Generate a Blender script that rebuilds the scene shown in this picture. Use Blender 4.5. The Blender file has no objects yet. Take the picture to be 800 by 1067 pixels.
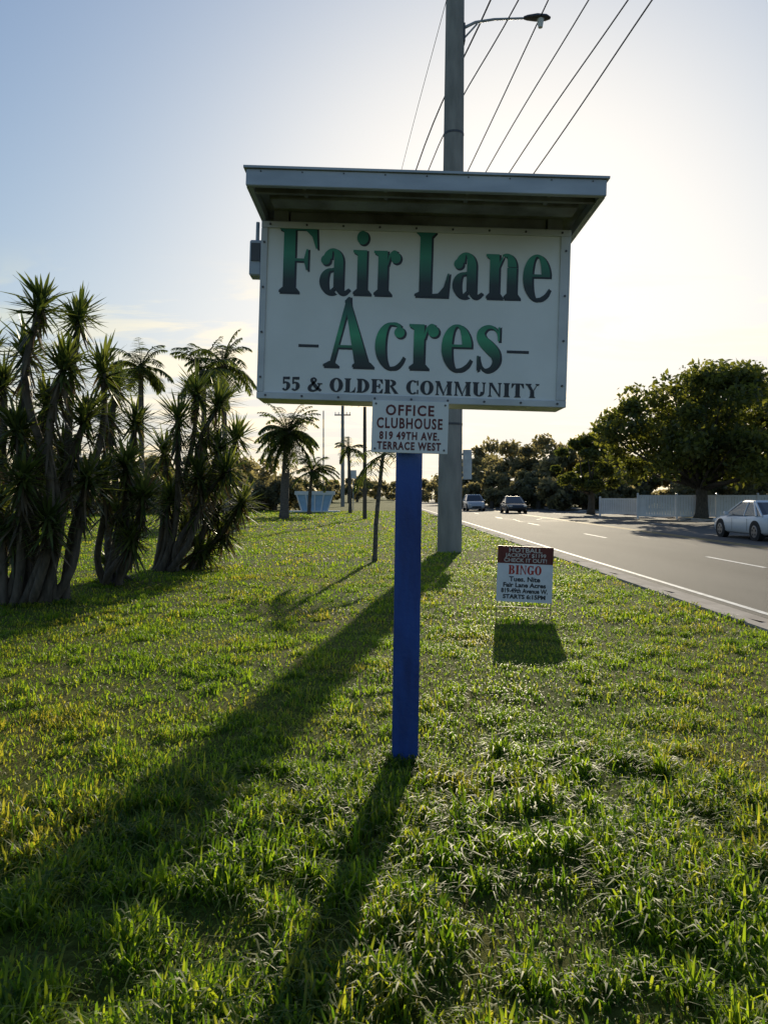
import bpy, math, random
import numpy as np
from mathutils import Vector, Matrix
random.seed(7); rng=np.random.default_rng(7)
S=bpy.context.scene
S.view_settings.view_transform='Standard'; S.view_settings.look='None'; S.view_settings.exposure=0
H=1.55
# ------------------------------------------------------------------ materials
def newmat(name):
    m=bpy.data.materials.new(name); m.use_nodes=True
    nt=m.node_tree; nt.nodes.clear()
    out=nt.nodes.new('ShaderNodeOutputMaterial')
    return m,nt,out
def N(nt,t,**k):
    n=nt.nodes.new(t)
    for a,b in k.items(): setattr(n,a,b)
    return n
def c4(c): return (c[0],c[1],c[2],1)
def paint(name,c1,c2=None,scale=8,rough=0.6,metal=0.0,bump=0.0,bscale=60,spec=0.5,stretch=None,detail=5,lo=0.35,hi=0.65):
    m,nt,out=newmat(name)
    if c2 is None: c2=tuple(x*0.82 for x in c1)
    b=N(nt,'ShaderNodeBsdfPrincipled'); b.inputs['Roughness'].default_value=rough; b.inputs['Metallic'].default_value=metal
    b.inputs['Specular IOR Level'].default_value=spec
    tc=N(nt,'ShaderNodeTexCoord'); src=tc.outputs['Object']
    if stretch:
        mp=N(nt,'ShaderNodeMapping'); mp.inputs['Scale'].default_value=stretch
        nt.links.new(src,mp.inputs[0]); src=mp.outputs[0]
    no=N(nt,'ShaderNodeTexNoise'); no.inputs['Scale'].default_value=scale; no.inputs['Detail'].default_value=detail
    nt.links.new(src,no.inputs['Vector'])
    r=N(nt,'ShaderNodeValToRGB'); r.color_ramp.elements[0].position=lo; r.color_ramp.elements[1].position=hi
    r.color_ramp.elements[0].color=c4(c2); r.color_ramp.elements[1].color=c4(c1)
    nt.links.new(no.outputs['Fac'],r.inputs[0]); nt.links.new(r.outputs[0],b.inputs['Base Color'])
    if bump>0:
        n2=N(nt,'ShaderNodeTexNoise'); n2.inputs['Scale'].default_value=bscale; n2.inputs['Detail'].default_value=6
        nt.links.new(tc.outputs['Object'],n2.inputs['Vector'])
        bp=N(nt,'ShaderNodeBump'); bp.inputs['Strength'].default_value=bump; bp.inputs['Distance'].default_value=0.02
        nt.links.new(n2.outputs['Fac'],bp.inputs['Height']); nt.links.new(bp.outputs[0],b.inputs['Normal'])
    nt.links.new(b.outputs[0],out.inputs[0])
    return m
def leafmat(name,dark,light,tr,trmix=0.4,scale=0.6,rough=0.55,spec=0.35,alt=None,altscale=0.5,altlo=0.5,altpos=0.62):
    m,nt,out=newmat(name)
    g=N(nt,'ShaderNodeNewGeometry')
    tc=N(nt,'ShaderNodeTexCoord')
    no=N(nt,'ShaderNodeTexNoise'); no.inputs['Scale'].default_value=scale; no.inputs['Detail'].default_value=4
    nt.links.new(tc.outputs['Object'],no.inputs['Vector'])
    ad=N(nt,'ShaderNodeMath',operation='ADD'); nt.links.new(no.outputs['Fac'],ad.inputs[0])
    ml=N(nt,'ShaderNodeMath',operation='MULTIPLY_ADD'); ml.inputs[1].default_value=0.7; ml.inputs[2].default_value=-0.35
    nt.links.new(g.outputs['Random Per Island'],ml.inputs[0]); nt.links.new(ml.outputs[0],ad.inputs[1])
    r=N(nt,'ShaderNodeValToRGB'); r.color_ramp.elements[0].position=0.25; r.color_ramp.elements[1].position=0.75
    r.color_ramp.elements[0].color=c4(dark); r.color_ramp.elements[1].color=c4(light)
    nt.links.new(ad.outputs[0],r.inputs[0]); col=r.outputs[0]
    if alt:
        n2=N(nt,'ShaderNodeTexNoise'); n2.inputs['Scale'].default_value=altscale; n2.inputs['Detail'].default_value=6; n2.inputs['Roughness'].default_value=0.6
        nt.links.new(tc.outputs['Object'],n2.inputs['Vector'])
        a2=N(nt,'ShaderNodeMath',operation='ADD'); nt.links.new(n2.outputs['Fac'],a2.inputs[0])
        m2=N(nt,'ShaderNodeMath',operation='MULTIPLY_ADD'); m2.inputs[1].default_value=0.3; m2.inputs[2].default_value=-0.15
        nt.links.new(g.outputs['Random Per Island'],m2.inputs[0]); nt.links.new(m2.outputs[0],a2.inputs[1])
        r2=N(nt,'ShaderNodeValToRGB'); r2.color_ramp.elements[0].position=altlo; r2.color_ramp.elements[1].position=altpos
        nt.links.new(a2.outputs[0],r2.inputs[0])
        mx=N(nt,'ShaderNodeMix',data_type='RGBA'); nt.links.new(r2.outputs[0],mx.inputs[0])
        nt.links.new(col,mx.inputs[6]); mx.inputs[7].default_value=c4(alt); col=mx.outputs[2]
    b=N(nt,'ShaderNodeBsdfPrincipled'); b.inputs['Roughness'].default_value=rough; b.inputs['Specular IOR Level'].default_value=spec
    nt.links.new(col,b.inputs['Base Color'])
    t=N(nt,'ShaderNodeBsdfTranslucent')
    mc=N(nt,'ShaderNodeMix',data_type='RGBA',blend_type='MULTIPLY'); mc.inputs[0].default_value=1.0
    nt.links.new(col,mc.inputs[6]); mc.inputs[7].default_value=c4(tr)
    nt.links.new(mc.outputs[2],t.inputs['Color'])
    ms=N(nt,'ShaderNodeMixShader'); ms.inputs[0].default_value=trmix
    nt.links.new(b.outputs[0],ms.inputs[1]); nt.links.new(t.outputs[0],ms.inputs[2]); nt.links.new(ms.outputs[0],out.inputs[0])
    return m
# ------------------------------------------------------------------ mesh builder
class MB:
    def __init__(s): s.v=[];s.f=[];s.m=[]
    def add(s,vs,fs,mat=0):
        o=len(s.v); s.v+= [tuple(p) for p in vs]
        for f in fs: s.f.append(tuple(i+o for i in f)); s.m.append(mat)
    def box(s,x0,x1,y0,y1,z0,z1,mat=0,bev=0.0):
        if bev<=0:
            vs=[(x0,y0,z0),(x1,y0,z0),(x1,y1,z0),(x0,y1,z0),(x0,y0,z1),(x1,y0,z1),(x1,y1,z1),(x0,y1,z1)]
            s.add(vs,[(0,3,2,1),(4,5,6,7),(0,1,5,4),(1,2,6,5),(2,3,7,6),(3,0,4,7)],mat)
        else:
            b=bev; rings=[]
            def ring(i,z): return [(x0+i,y0+b,z),(x0+b,y0+i,z),(x1-b,y0+i,z),(x1-i,y0+b,z),(x1-i,y1-b,z),(x1-b,y1-i,z),(x0+b,y1-i,z),(x0+i,y1-b,z)]
            R=[ring(b*0.8,z0),ring(0,z0+b),ring(0,z1-b),ring(b*0.8,z1)]
            vs=sum(R,[]); fs=[tuple(range(7,-1,-1)),tuple(range(24,32))]
            for k in range(3):
                for i in range(8): fs.append((k*8+i,k*8+(i+1)%8,(k+1)*8+(i+1)%8,(k+1)*8+i))
            s.add(vs,fs,mat)
    def tube(s,pts,rad,n=10,mat=0,cap=True,jit=0.0):
        pts=[Vector(p) for p in pts]; vs=[]
        up=Vector((0.123,0.98,0.15)).normalized()
        for i,p in enumerate(pts):
            d=(pts[min(i+1,len(pts)-1)]-pts[max(i-1,0)]).normalized()
            a=up-d*up.dot(d)
            if a.length<0.05: a=Vector((1,0,0))-d*d.x
            a.normalize(); b=d.cross(a); r=rad[i] if hasattr(rad,'__len__') else rad
            for k in range(n):
                t=2*math.pi*k/n; rr=r*(1+random.uniform(-jit,jit))
                vs.append(p+(a*math.cos(t)+b*math.sin(t))*rr)
        fs=[]
        for i in range(len(pts)-1):
            for k in range(n): fs.append((i*n+k,i*n+(k+1)%n,(i+1)*n+(k+1)%n,(i+1)*n+k))
        if cap: fs.append(tuple(range(n-1,-1,-1))); fs.append(tuple((len(pts)-1)*n+k for k in range(n)))
        s.add(vs,fs,mat)
    def obj(s,name,mats,parent=None,smooth=False,loc=(0,0,0),rot=(0,0,0)):
        me=bpy.data.meshes.new(name); me.from_pydata(s.v,[],s.f)
        for m in mats: me.materials.append(m)
        me.polygons.foreach_set('material_index',s.m)
        if smooth: me.polygons.foreach_set('use_smooth',[True]*len(s.f))
        me.update()
        o=bpy.data.objects.new(name,me); S.collection.objects.link(o); o.location=loc; o.rotation_euler=rot
        if parent: o.parent=parent
        return o
def npmesh(name,V,F,mats,midx=None,parent=None,smooth=False):
    V=np.asarray(V,np.float32).reshape(-1,3); F=np.asarray(F,np.int32); k=F.shape[1]
    me=bpy.data.meshes.new(name); me.vertices.add(len(V)); me.vertices.foreach_set('co',V.ravel())
    me.loops.add(F.size); me.loops.foreach_set('vertex_index',F.ravel())
    me.polygons.add(len(F)); me.polygons.foreach_set('loop_start',np.arange(len(F),dtype=np.int32)*k)
    for m in mats: me.materials.append(m)
    if midx is not None: me.polygons.foreach_set('material_index',np.asarray(midx,np.int32))
    if smooth: me.polygons.foreach_set('use_smooth',np.ones(len(F),bool))
    me.update(calc_edges=True); me.validate()
    o=bpy.data.objects.new(name,me); S.collection.objects.link(o)
    if parent: o.parent=parent
    return o
def empty(name,loc=(0,0,0),rot=(0,0,0)):
    e=bpy.data.objects.new(name,None); S.collection.objects.link(e); e.location=loc; e.rotation_euler=rot; e.empty_display_size=0.3
    return e
# value noise
LAT=rng.random((256,256))
def vn(x,y):
    x=np.asarray(x,float);y=np.asarray(y,float)
    xi=np.floor(x).astype(int);yi=np.floor(y).astype(int);fx=x-xi;fy=y-yi
    fx=fx*fx*(3-2*fx);fy=fy*fy*(3-2*fy)
    g=lambda a,b:LAT[a%256,b%256]
    return (g(xi,yi)*(1-fx)+g(xi+1,yi)*fx)*(1-fy)+(g(xi,yi+1)*(1-fx)+g(xi+1,yi+1)*fx)*fy
def fbm(x,y): return 0.5*vn(x,y)+0.3*vn(x*2.1+9,y*2.1+4)+0.2*vn(x*4.3+3,y*4.3+17)
K=0.0125
XK=4.40   # lawn edge / kerb (road coordinate)
def gz(x,y):
    x=np.asarray(x,float);y=np.asarray(y,float); xr=x+K*y
    fade=np.clip((XK-xr)/1.0,0,1)
    return ((fbm(x*0.7,y*0.7)-0.5)*0.06+(fbm(x*0.15+40,y*0.15+7)-0.5)*0.10)*fade*np.clip((60-y)/20,0,1)
# ------------------------------------------------------------------ world + sun
EL=math.radians(17.3); AZ=math.radians(9.5)
W=bpy.data.worlds.new('World'); S.world=W; W.use_nodes=True; nt=W.node_tree; nt.nodes.clear()
out=N(nt,'ShaderNodeOutputWorld'); bg=N(nt,'ShaderNodeBackground'); bg.inputs[1].default_value=0.15
sky=N(nt,'ShaderNodeTexSky'); sky.sky_type='NISHITA'; sky.sun_disc=False; sky.sun_elevation=EL; sky.sun_rotation=AZ
sky.air_density=1.0; sky.dust_density=1.35; sky.ozone_density=2.2; sky.altitude=0
tc=N(nt,'ShaderNodeTexCoord'); sp=N(nt,'ShaderNodeSeparateXYZ'); nt.links.new(tc.outputs['Generated'],sp.inputs[0])
def M(op,a,b=None,c=None,clamp=False):
    n=N(nt,'ShaderNodeMath',operation=op); n.use_clamp=clamp
    for i,x in enumerate((a,b,c)):
        if x is None: continue
        if isinstance(x,(int,float)): n.inputs[i].default_value=x
        else: nt.links.new(x,n.inputs[i])
    return n.outputs[0]
# hazy morning air: highlights around the sun roll off softly
sc=N(nt,'ShaderNodeSeparateColor'); nt.links.new(sky.outputs[0],sc.inputs[0])
TINT=(0.86,0.96,1.15); LIM=(8.6,8.1,7.3); PW=1.6; cc=N(nt,'ShaderNodeCombineColor')
for i in range(3):
    c_=M('MULTIPLY',sc.outputs[i],TINT[i])
    d_=M('POWER',M('ADD',1.0,M('POWER',M('DIVIDE',c_,LIM[i]),PW)),1.0/PW)
    nt.links.new(M('DIVIDE',c_,d_),cc.inputs[i])
zz=M('ADD',M('MAXIMUM',sp.outputs[2],0.0),0.12)
cx=M('DIVIDE',sp.outputs[0],zz); cy=M('DIVIDE',sp.outputs[1],zz)
cb=N(nt,'ShaderNodeCombineXYZ'); nt.links.new(M('MULTIPLY',cx,1.0),cb.inputs[0]); nt.links.new(M('MULTIPLY',cy,1.9),cb.inputs[1])
cn=N(nt,'ShaderNodeTexNoise'); cn.inputs['Scale'].default_value=1.5; cn.inputs['Detail'].default_value=9; cn.inputs['Roughness'].default_value=0.62; cn.inputs['Distortion'].default_value=0.5
nt.links.new(cb.outputs[0],cn.inputs['Vector'])
cr=N(nt,'ShaderNodeMapRange',interpolation_type='SMOOTHSTEP'); cr.inputs[1].default_value=0.45; cr.inputs[2].default_value=0.60
nt.links.new(cn.outputs['Fac'],cr.inputs[0])
el=N(nt,'ShaderNodeMapRange',interpolation_type='SMOOTHSTEP'); el.inputs[1].default_value=0.20; el.inputs[2].default_value=0.30; el.inputs[3].default_value=1; el.inputs[4].default_value=0.0
nt.links.new(sp.outputs[2],el.inputs[0])
fac=M('MULTIPLY',M('MULTIPLY',cr.outputs[0],el.outputs[0]),0.9)
cm=N(nt,'ShaderNodeMix',data_type='RGBA'); nt.links.new(fac,cm.inputs[0])
# low haze band is a little dimmer than the clouds that sit in it
hz_=N(nt,'ShaderNodeMapRange',interpolation_type='SMOOTHSTEP'); hz_.inputs[1].default_value=0.02; hz_.inputs[2].default_value=0.24; hz_.inputs[3].default_value=0.84; hz_.inputs[4].default_value=1.0
nt.links.new(sp.outputs[2],hz_.inputs[0])
hm=N(nt,'ShaderNodeMix',data_type='RGBA',blend_type='MULTIPLY'); hm.inputs[0].default_value=1; nt.links.new(cc.outputs[0],hm.inputs[6])
hc=N(nt,'ShaderNodeCombineColor'); nt.links.new(hz_.outputs[0],hc.inputs[0]); nt.links.new(hz_.outputs[0],hc.inputs[1]); nt.links.new(hz_.outputs[0],hc.inputs[2])
nt.links.new(hc.outputs[0],hm.inputs[7]); nt.links.new(hm.outputs[2],cm.inputs[6])
cl=N(nt,'ShaderNodeMix',data_type='RGBA',blend_type='MULTIPLY'); cl.inputs[0].default_value=1; nt.links.new(cc.outputs[0],cl.inputs[6]); cl.inputs[7].default_value=(1.32,1.16,0.92,1)
nt.links.new(cl.outputs[2],cm.inputs[7]); nt.links.new(cm.outputs[2],bg.inputs[0]); nt.links.new(bg.outputs[0],out.inputs[0])
sd=Vector((math.sin(AZ)*math.cos(EL),math.cos(AZ)*math.cos(EL),math.sin(EL)))
L=bpy.data.lights.new('sun','SUN'); L.energy=5.0; L.angle=math.radians(0.6); L.color=(1,0.87,0.64)
lo=bpy.data.objects.new('sun',L); S.collection.objects.link(lo); lo.rotation_euler=sd.to_track_quat('Z','Y').to_euler(); lo.location=(10,60,20)
# ------------------------------------------------------------------ camera
cam=bpy.data.cameras.new('camera'); co=bpy.data.objects.new('camera',cam); S.collection.objects.link(co)
co.location=(0,0,H); co.rotation_euler=(math.radians(90),0,0); cam.sensor_fit='AUTO'; cam.sensor_width=36; cam.lens=27.0
cam.shift_y=-18.5/1067; cam.clip_end=5000; cam.clip_start=0.05; S.camera=co
# ------------------------------------------------------------------ ground
def groundmat():
    m,nt,out=newmat('lawn_soil')
    tc=N(nt,'ShaderNodeTexCoord'); b=N(nt,'ShaderNodeBsdfPrincipled'); b.inputs['Roughness'].default_value=0.95; b.inputs['Specular IOR Level'].default_value=0.1
    n1=N(nt,'ShaderNodeTexNoise'); n1.inputs['Scale'].default_value=0.5; n1.inputs['Detail'].default_value=8
    n2=N(nt,'ShaderNodeTexNoise'); n2.inputs['Scale'].default_value=14; n2.inputs['Detail'].default_value=8; n2.inputs['Roughness'].default_value=0.75
    for n in(n1,n2): nt.links.new(tc.outputs['Object'],n.inputs['Vector'])
    r1=N(nt,'ShaderNodeValToRGB'); e=r1.color_ramp.elements; e[0].position=0.38; e[0].color=(0.085,0.13,0.018,1); e[1].position=0.68; e[1].color=(0.17,0.15,0.045,1)
    r2=N(nt,'ShaderNodeValToRGB'); e=r2.color_ramp.elements; e[0].position=0.35; e[0].color=(0.3,0.3,0.24,1); e[1].position=0.65; e[1].color=(1.25,1.25,1.05,1)
    nt.links.new(n1.outputs['Fac'],r1.inputs[0]); nt.links.new(n2.outputs['Fac'],r2.inputs[0])
    mx=N(nt,'ShaderNodeMix',data_type='RGBA',blend_type='MULTIPLY'); mx.inputs[0].default_value=1
    nt.links.new(r1.outputs[0],mx.inputs[6]); nt.links.new(r2.outputs[0],mx.inputs[7]); nt.links.new(mx.outputs[2],b.inputs['Base Color'])
    bp=N(nt,'ShaderNodeBump'); bp.inputs['Strength'].default_value=0.8; bp.inputs['Distance'].default_value=0.04
    nt.links.new(n2.outputs['Fac'],bp.inputs['Height']); nt.links.new(bp.outputs[0],b.inputs['Normal']); nt.links.new(b.outputs[0],out.inputs[0])
    return m
TR=-0.13   # trough under the road
XR0,XR1=5.25,19.6
xs=[-1800,-600,-250,-120,-60]+list(np.arange(-40,XK-0.3,0.5))+[XK,XK+0.003,XR1+0.75,XR1+0.753]+[22,30,45,70,120,300,700,1800]
ys=[-300,-100,-40,-15]+list(np.arange(-8,60,0.5))+[60,70,85,100,140,200,300,500,900,2500]
V=[];
for y in ys:
    for x in xs:
        xx=x-K*y
        if x<=XK: z=float(gz(xx,y))
        elif x<XR1+0.751: z=TR
        else: z=0.0
        V.append((xx,y,z))
nx=len(xs);F=[]
for j in range(len(ys)-1):
    for i in range(nx-1): F.append((j*nx+i,j*nx+i+1,(j+1)*nx+i+1,(j+1)*nx+i))
gm=groundmat(); npmesh('ground',V,F,[gm],smooth=False)
# road strips
def strip(mb,x0,x1,z0,z1,y0=-60,y1=900,mat=0,n=1):
    Y=np.linspace(y0,y1,n+1)
    for a,b in zip(Y[:-1],Y[1:]): mb.add([(x0-K*a,a,z0),(x1-K*a,a,z1),(x1-K*b,b,z1),(x0-K*b,b,z0)],[(0,1,2,3)],mat)
asph=paint('asphalt',(0.115,0.108,0.098),(0.075,0.072,0.067),scale=0.35,rough=0.85,bump=0.5,bscale=90,detail=9,stretch=(1,0.25,1),spec=0.4)
conc=paint('concrete',(0.50,0.45,0.39),(0.34,0.30,0.26),scale=1.6,rough=0.95,bump=0.3,bscale=40,detail=9,spec=0.2)
mark=paint('road_paint_white',(0.78,0.78,0.76),(0.5,0.5,0.48),scale=6,rough=0.7)
ymark=paint('road_paint_yellow',(0.6,0.38,0.05),(0.4,0.26,0.05),scale=6,rough=0.7)
rd=MB(); zr=TR+0.004; strip(rd,XR0-0.02,XR1+0.02,zr,zr); rd.obj('road',[asph])
kb=MB()
for side in (0,1):
    y=-20.0
    while y<260:
        L_=3.0; g=0.012; a,b=y,y+L_-g
        if side==0: prof=[(XK,-0.05),(XK,0.035),(XK+0.17,0.03),(XK+0.2,TR+0.025),(XR0,TR+0.012),(XR0,TR-0.02)]
        else: prof=[(XR1+0.75,-0.05),(XR1+0.75,0.035),(XR1+0.58,0.03),(XR1+0.55,TR+0.025),(XR1,TR+0.012),(XR1,TR-0.02)]
        vs=[(p[0]-K*a,a,p[1]) for p in prof]+[(p[0]-K*b,b,p[1]) for p in prof]
        n=len(prof); kb.add(vs,[(i,i+1,n+i+1,n+i) for i in range(n-1)]+[tuple(range(n)),tuple(range(n,2*n))],0)
        y+=L_
kb.obj('kerb',[conc])
mk=MB(); zm=zr+0.004
strip(mk,XR0+0.18,XR0+0.29,zm,zm,mat=0); strip(mk,XR1-0.24,XR1-0.12,zm,zm,mat=0)
for y in np.arange(-20,240,12.0):
    for xl in (8.9,15.9):
        strip(mk,xl-0.06,xl+0.06,zm,zm,y+1.5,y+4.6)
strip(mk,12.0,12.1,zm,zm,mat=1);strip(mk,12.3,12.4,zm,zm,mat=1)
mk.obj('road_markings',[mark,ymark])
tar=paint('crack_sealant',(0.03,0.03,0.03),rough=0.6)
mb=MB()
for k in range(16):
    x=rng.uniform(5.8,19); y=rng.uniform(4,60); L_=rng.uniform(3,10); ang=rng.choice([0,1.57])+rng.normal(0,.12); pts=[]
    for j in range(14):
        pts.append((x,y)); ang+=rng.normal(0,.16); x+=math.sin(ang)*L_/14; y+=math.cos(ang)*L_/14
    for (a,b),(c,d) in zip(pts[:-1],pts[1:]):
        if min(a,c)<5.7 or max(a,c)>19.2: continue
        nx_,ny_=-(d-b),(c-a); l_=math.hypot(nx_,ny_); nx_*=.02/l_;ny_*=.02/l_
        mb.add([(a-nx_-K*b,b-ny_,zr+.002),(a+nx_-K*b,b+ny_,zr+.002),(c+nx_-K*d,d+ny_,zr+.002),(c-nx_-K*d,d-ny_,zr+.002)],[(0,1,2,3)])
mb.obj('road_cracks',[tar])
sw=MB()
y=-10.0
while y<250:
    strip(sw,XR1+1.6,XR1+3.1,0.03,0.03,y,y+1.48); y+=1.5
strip(sw,XR1+0.76,XR1+1.6,0.028,0.028,52,60)
sw.obj('sidewalk',[conc])
# ------------------------------------------------------------------ grass
grassm=leafmat('grass_blades',(0.045,0.092,0.012),(0.135,0.195,0.020),(3.8,3.7,1.2),0.52,scale=1.3,rough=0.5,spec=0.3,alt=(0.22,0.18,0.05),altscale=0.7,altlo=0.53,altpos=0.78)
Vs=[];Fs=[];off=0
def blades(x,y,h,w,lean):
    global off
    n=len(x); z=gz(x,y)-0.004; ph=rng.random(n)*2*np.pi; fa=ph+np.pi/2+rng.normal(0,0.5,n)
    dx=np.cos(ph)*lean*h; dy=np.sin(ph)*lean*h; wx=np.cos(fa)*w/2; wy=np.sin(fa)*w/2
    P=np.zeros((n,7,3)); zx=np.sqrt(np.clip(1-0.35*lean**2,0.15,1))
    P[:,0]=np.stack([x-wx*.8,y-wy*.8,z],1);P[:,1]=np.stack([x+wx*.8,y+wy*.8,z],1)
    for q,(t,o,ww) in enumerate(((.42,.18,1.0),(.78,.55,.72))):
        zt_=z+h*t*zx*(1+0.12*lean)
        P[:,2+2*q]=np.stack([x-wx*ww+dx*o,y-wy*ww+dy*o,zt_],1);P[:,3+2*q]=np.stack([x+wx*ww+dx*o,y+wy*ww+dy*o,zt_],1)
    P[:,6]=np.stack([x+dx,y+dy,z+h*zx*(1-0.3*lean)],1)
    T=np.array([[0,1,2],[1,3,2],[2,3,4],[3,5,4],[4,5,6]])
    f=(T[None]+ (np.arange(n)*7)[:,None,None]+off).reshape(-1,3)
    Vs.append(P.reshape(-1,3));Fs.append(f);off+=n*7
def scatter(x0,x1,y0,y1,dens,wmul,hmul=1.0):
    n=int((x1-x0)*(y1-y0)*dens); x=rng.uniform(x0,x1,n); y=rng.uniform(y0,y1,n)
    ok=(x+K*y<XK+0.03); x=x[ok];y=y[ok]
    tuft=fbm(x*1.9+5,y*1.9)+0.45*(vn(x*6+3,y*6+8)-0.5)
    near=np.clip((4.9-y)/1.6,0,1)
    tall=np.clip((tuft-0.53+0.10*near)*6,0,1)
    h=(0.022+0.026*rng.random(len(x))+tall*(0.035+0.05*near)*(0.5+rng.random(len(x))))*hmul
    keep=rng.random(len(x))<(0.48+0.52*tall)
    w=(0.0036+0.0026*rng.random(len(x)))*wmul*(1+0.55*tall*near)
    ln=np.clip(rng.normal(0.8,0.38,len(x)),0.05,1.5)
    blades(x[keep],y[keep],h[keep],w[keep],ln[keep])
scatter(-3.2,3.6,1.3,3.2,4800,1.3)
scatter(-4.5,4.4,3.2,5.5,3400,1.35)
scatter(-8,4.4,5.5,9,1500,1.9)
scatter(-12,4.4,9,16,600,3.0,1.05)
scatter(-22,4.4,16,32,170,5.0,1.2)
scatter(-40,4.4,32,70,30,12,1.6)
def tuftat(cx,cy,r,n,h,wm=1.0):
    a=rng.random(n)*6.28; q=np.sqrt(rng.random(n))*r
    blades(cx+np.cos(a)*q,cy+np.sin(a)*q,h*(0.5+0.7*rng.random(n)),(0.005+0.004*rng.random(n))*wm,np.clip(rng.normal(0.85,0.42,n),0,1.6))
tuftat(0.12,4.40,0.17,500,0.10)
for i in range(620):
    y=rng.uniform(1.7,4.6); x=rng.uniform(-0.62,0.62)*y*1.2
    if fbm(x*1.6+9,y*1.6)<0.48: continue
    tuftat(x,y,rng.uniform(0.03,0.12),int(rng.uniform(30,90)),rng.uniform(0.07,0.14),1.25)
for i in range(260):
    y=rng.uniform(4.2,14); x=rng.uniform(-0.6,0.5)*y
    if x+K*y<XK-0.2: tuftat(x,y,rng.uniform(0.05,0.16),60,rng.uniform(0.05,0.095),1.35)
npmesh('grass',np.concatenate(Vs),np.concatenate(Fs),[grassm])
# ------------------------------------------------------------------ glyphs (fat-face serif lettering)
def serif(x0,x1,y,d,e=0.07,t=0.035,b=0.05):
    return ('p',[(x0-e,y),(x1+e,y),(x1+e,y+d*t),(x1,y+d*(t+b)),(x0,y+d*(t+b)),(x0-e,y+d*t)])
G={}
G['F']=(0.72,[('r',.10,0,.31,1),serif(.10,.31,0,1),('p',[(.02,1),(.10,1),(.10,.93),(.02,.965)]),('p',[(.31,1),(.70,1),(.72,.68),(.69,.68),(.62,.86),(.5,.955),(.31,.955)]),('r',.31,.485,.48,.525),('p',[(.48,.47),(.52,.35),(.55,.35),(.55,.67),(.52,.67),(.48,.54)])])
G['L']=(0.66,[('r',.10,0,.31,1),serif(.10,.31,1,-1),('p',[(.02,0),(.10,0),(.10,.07),(.02,.035)]),('p',[(.31,0),(.62,0),(.65,.36),(.62,.36),(.55,.15),(.45,.05),(.31,.04)])])
G['a']=(0.60,[('r',.29,.08,.46,.50),('a',.27,.49,.19,.205,.165,.04,0,165),('e',.135,.515,.085,.075),('a',.235,.19,.205,.20,.15,.03,70,300),('p',[(.29,.40),(.29,.36),(.2,.34),(.2,.375)]),('s',[(.375,.14,.17),(.42,.05,.11),(.49,.025,.05),(.58,.08,.02)]),('p',[(.2,0),(.30,.05),(.30,.11),(.2,.03)])])
G['i']=(0.36,[('r',.10,0,.27,.68),serif(.10,.27,0,1),('p',[(.02,.68),(.10,.68),(.10,.60),(.02,.645)]),('e',.185,.87,.105,.105)])
G['r']=(0.52,[('r',.10,0,.27,.68),serif(.10,.27,0,1),('p',[(.02,.68),(.10,.68),(.10,.60),(.02,.645)]),('s',[(.27,.46,.02),(.31,.60,.04),(.38,.665,.05),(.44,.65,.05)]),('e',.42,.575,.09,.085)])
G['n']=(0.66,[('r',.09,0,.26,.68),serif(.09,.26,0,1,.06),('p',[(.02,.68),(.09,.68),(.09,.60),(.02,.645)]),('r',.41,0,.58,.48),serif(.41,.58,0,1,.06),('a',.40,.49,.18,.205,.165,.045,0,120),('p',[(.26,.46),(.26,.55),(.33,.67),(.33,.62)])])
G['e']=(0.56,[('a',.27,.34,.25,.355,.17,.035,90,270),('a',.27,.34,.25,.355,.16,.035,8,90),('r',.10,.35,.515,.39),('s',[(.26,.005,.035),(.36,.02,.045),(.45,.08,.04),(.51,.17,.02)])])
G['c']=(0.54,[('a',.28,.34,.26,.355,.17,.035,90,270),('s',[(.27,.675,.035),(.36,.67,.05),(.43,.62,.06)]),('e',.42,.545,.085,.08),('s',[(.27,.005,.035),(.37,.02,.045),(.45,.09,.035),(.5,.18,.02)])])
G['s']=(0.46,[('s',[(.385,.48,.02),(.36,.59,.03),(.28,.665,.045),(.17,.66,.07),(.09,.58,.12),(.11,.47,.16),(.22,.37,.185),(.32,.27,.17),(.345,.15,.12),(.28,.05,.07),(.18,.015,.05),(.09,.07,.035),(.05,.2,.02)]),('p',[(.37,.46),(.40,.46),(.40,.68),(.37,.66)]),('p',[(.03,0),(.06,.02),(.06,.23),(.03,.23)])])
G['A']=(0.86,[('p',[(.40,1),(.47,1),(.22,.03),(.15,.03)]),('p',[(.38,1),(.47,1.0),(.82,.0),(.58,0)]),('p',[(.38,1),(.49,.69),(.47,1.06),(.44,1.06)]),('r',.24,.29,.66,.33),serif(.15,.19,0,1,.10),serif(.60,.80,0,1,.07)])
G['5']=(0.5,[('p',[(.08,.98),(.44,1),(.44,.84),(.08,.84)]),('r',.08,.5,.12,.9),('s',[(.1,.53,.03),(.22,.6,.08),(.36,.5,.15),(.38,.3,.18),(.3,.08,.1),(.16,.03,.07),(.06,.14,.1)])])
G['&']=(0.85,[('s',[(.72,.55,.05),(.6,.2,.07),(.38,.02,.1),(.15,.08,.16),(.13,.3,.16),(.3,.55,.1),(.48,.8,.08),(.38,.97,.07),(.24,.85,.12),(.33,.6,.16),(.55,.25,.17),(.8,.03,.12)]),('r',.6,.53,.84,.58)])
G['O']=(0.80,[('a',.39,.5,.37,.51,.2,.05,0,360)])
G['D']=(0.80,[('r',.1,0,.3,1),serif(.1,.2,0,1),serif(.1,.2,1,-1),('a',.3,.5,.44,.5,.2,.05,-90,90)])
G['E']=(0.72,[('r',.1,0,.3,1),serif(.1,.3,0,1),serif(.1,.3,1,-1),('p',[(.3,1),(.66,1),(.68,.7),(.64,.7),(.5,.94),(.3,.95)]),('p',[(.3,0),(.66,0),(.69,.3),(.65,.3),(.5,.06),(.3,.05)]),('r',.3,.48,.5,.53),('r',.48,.36,.52,.66)])
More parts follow.
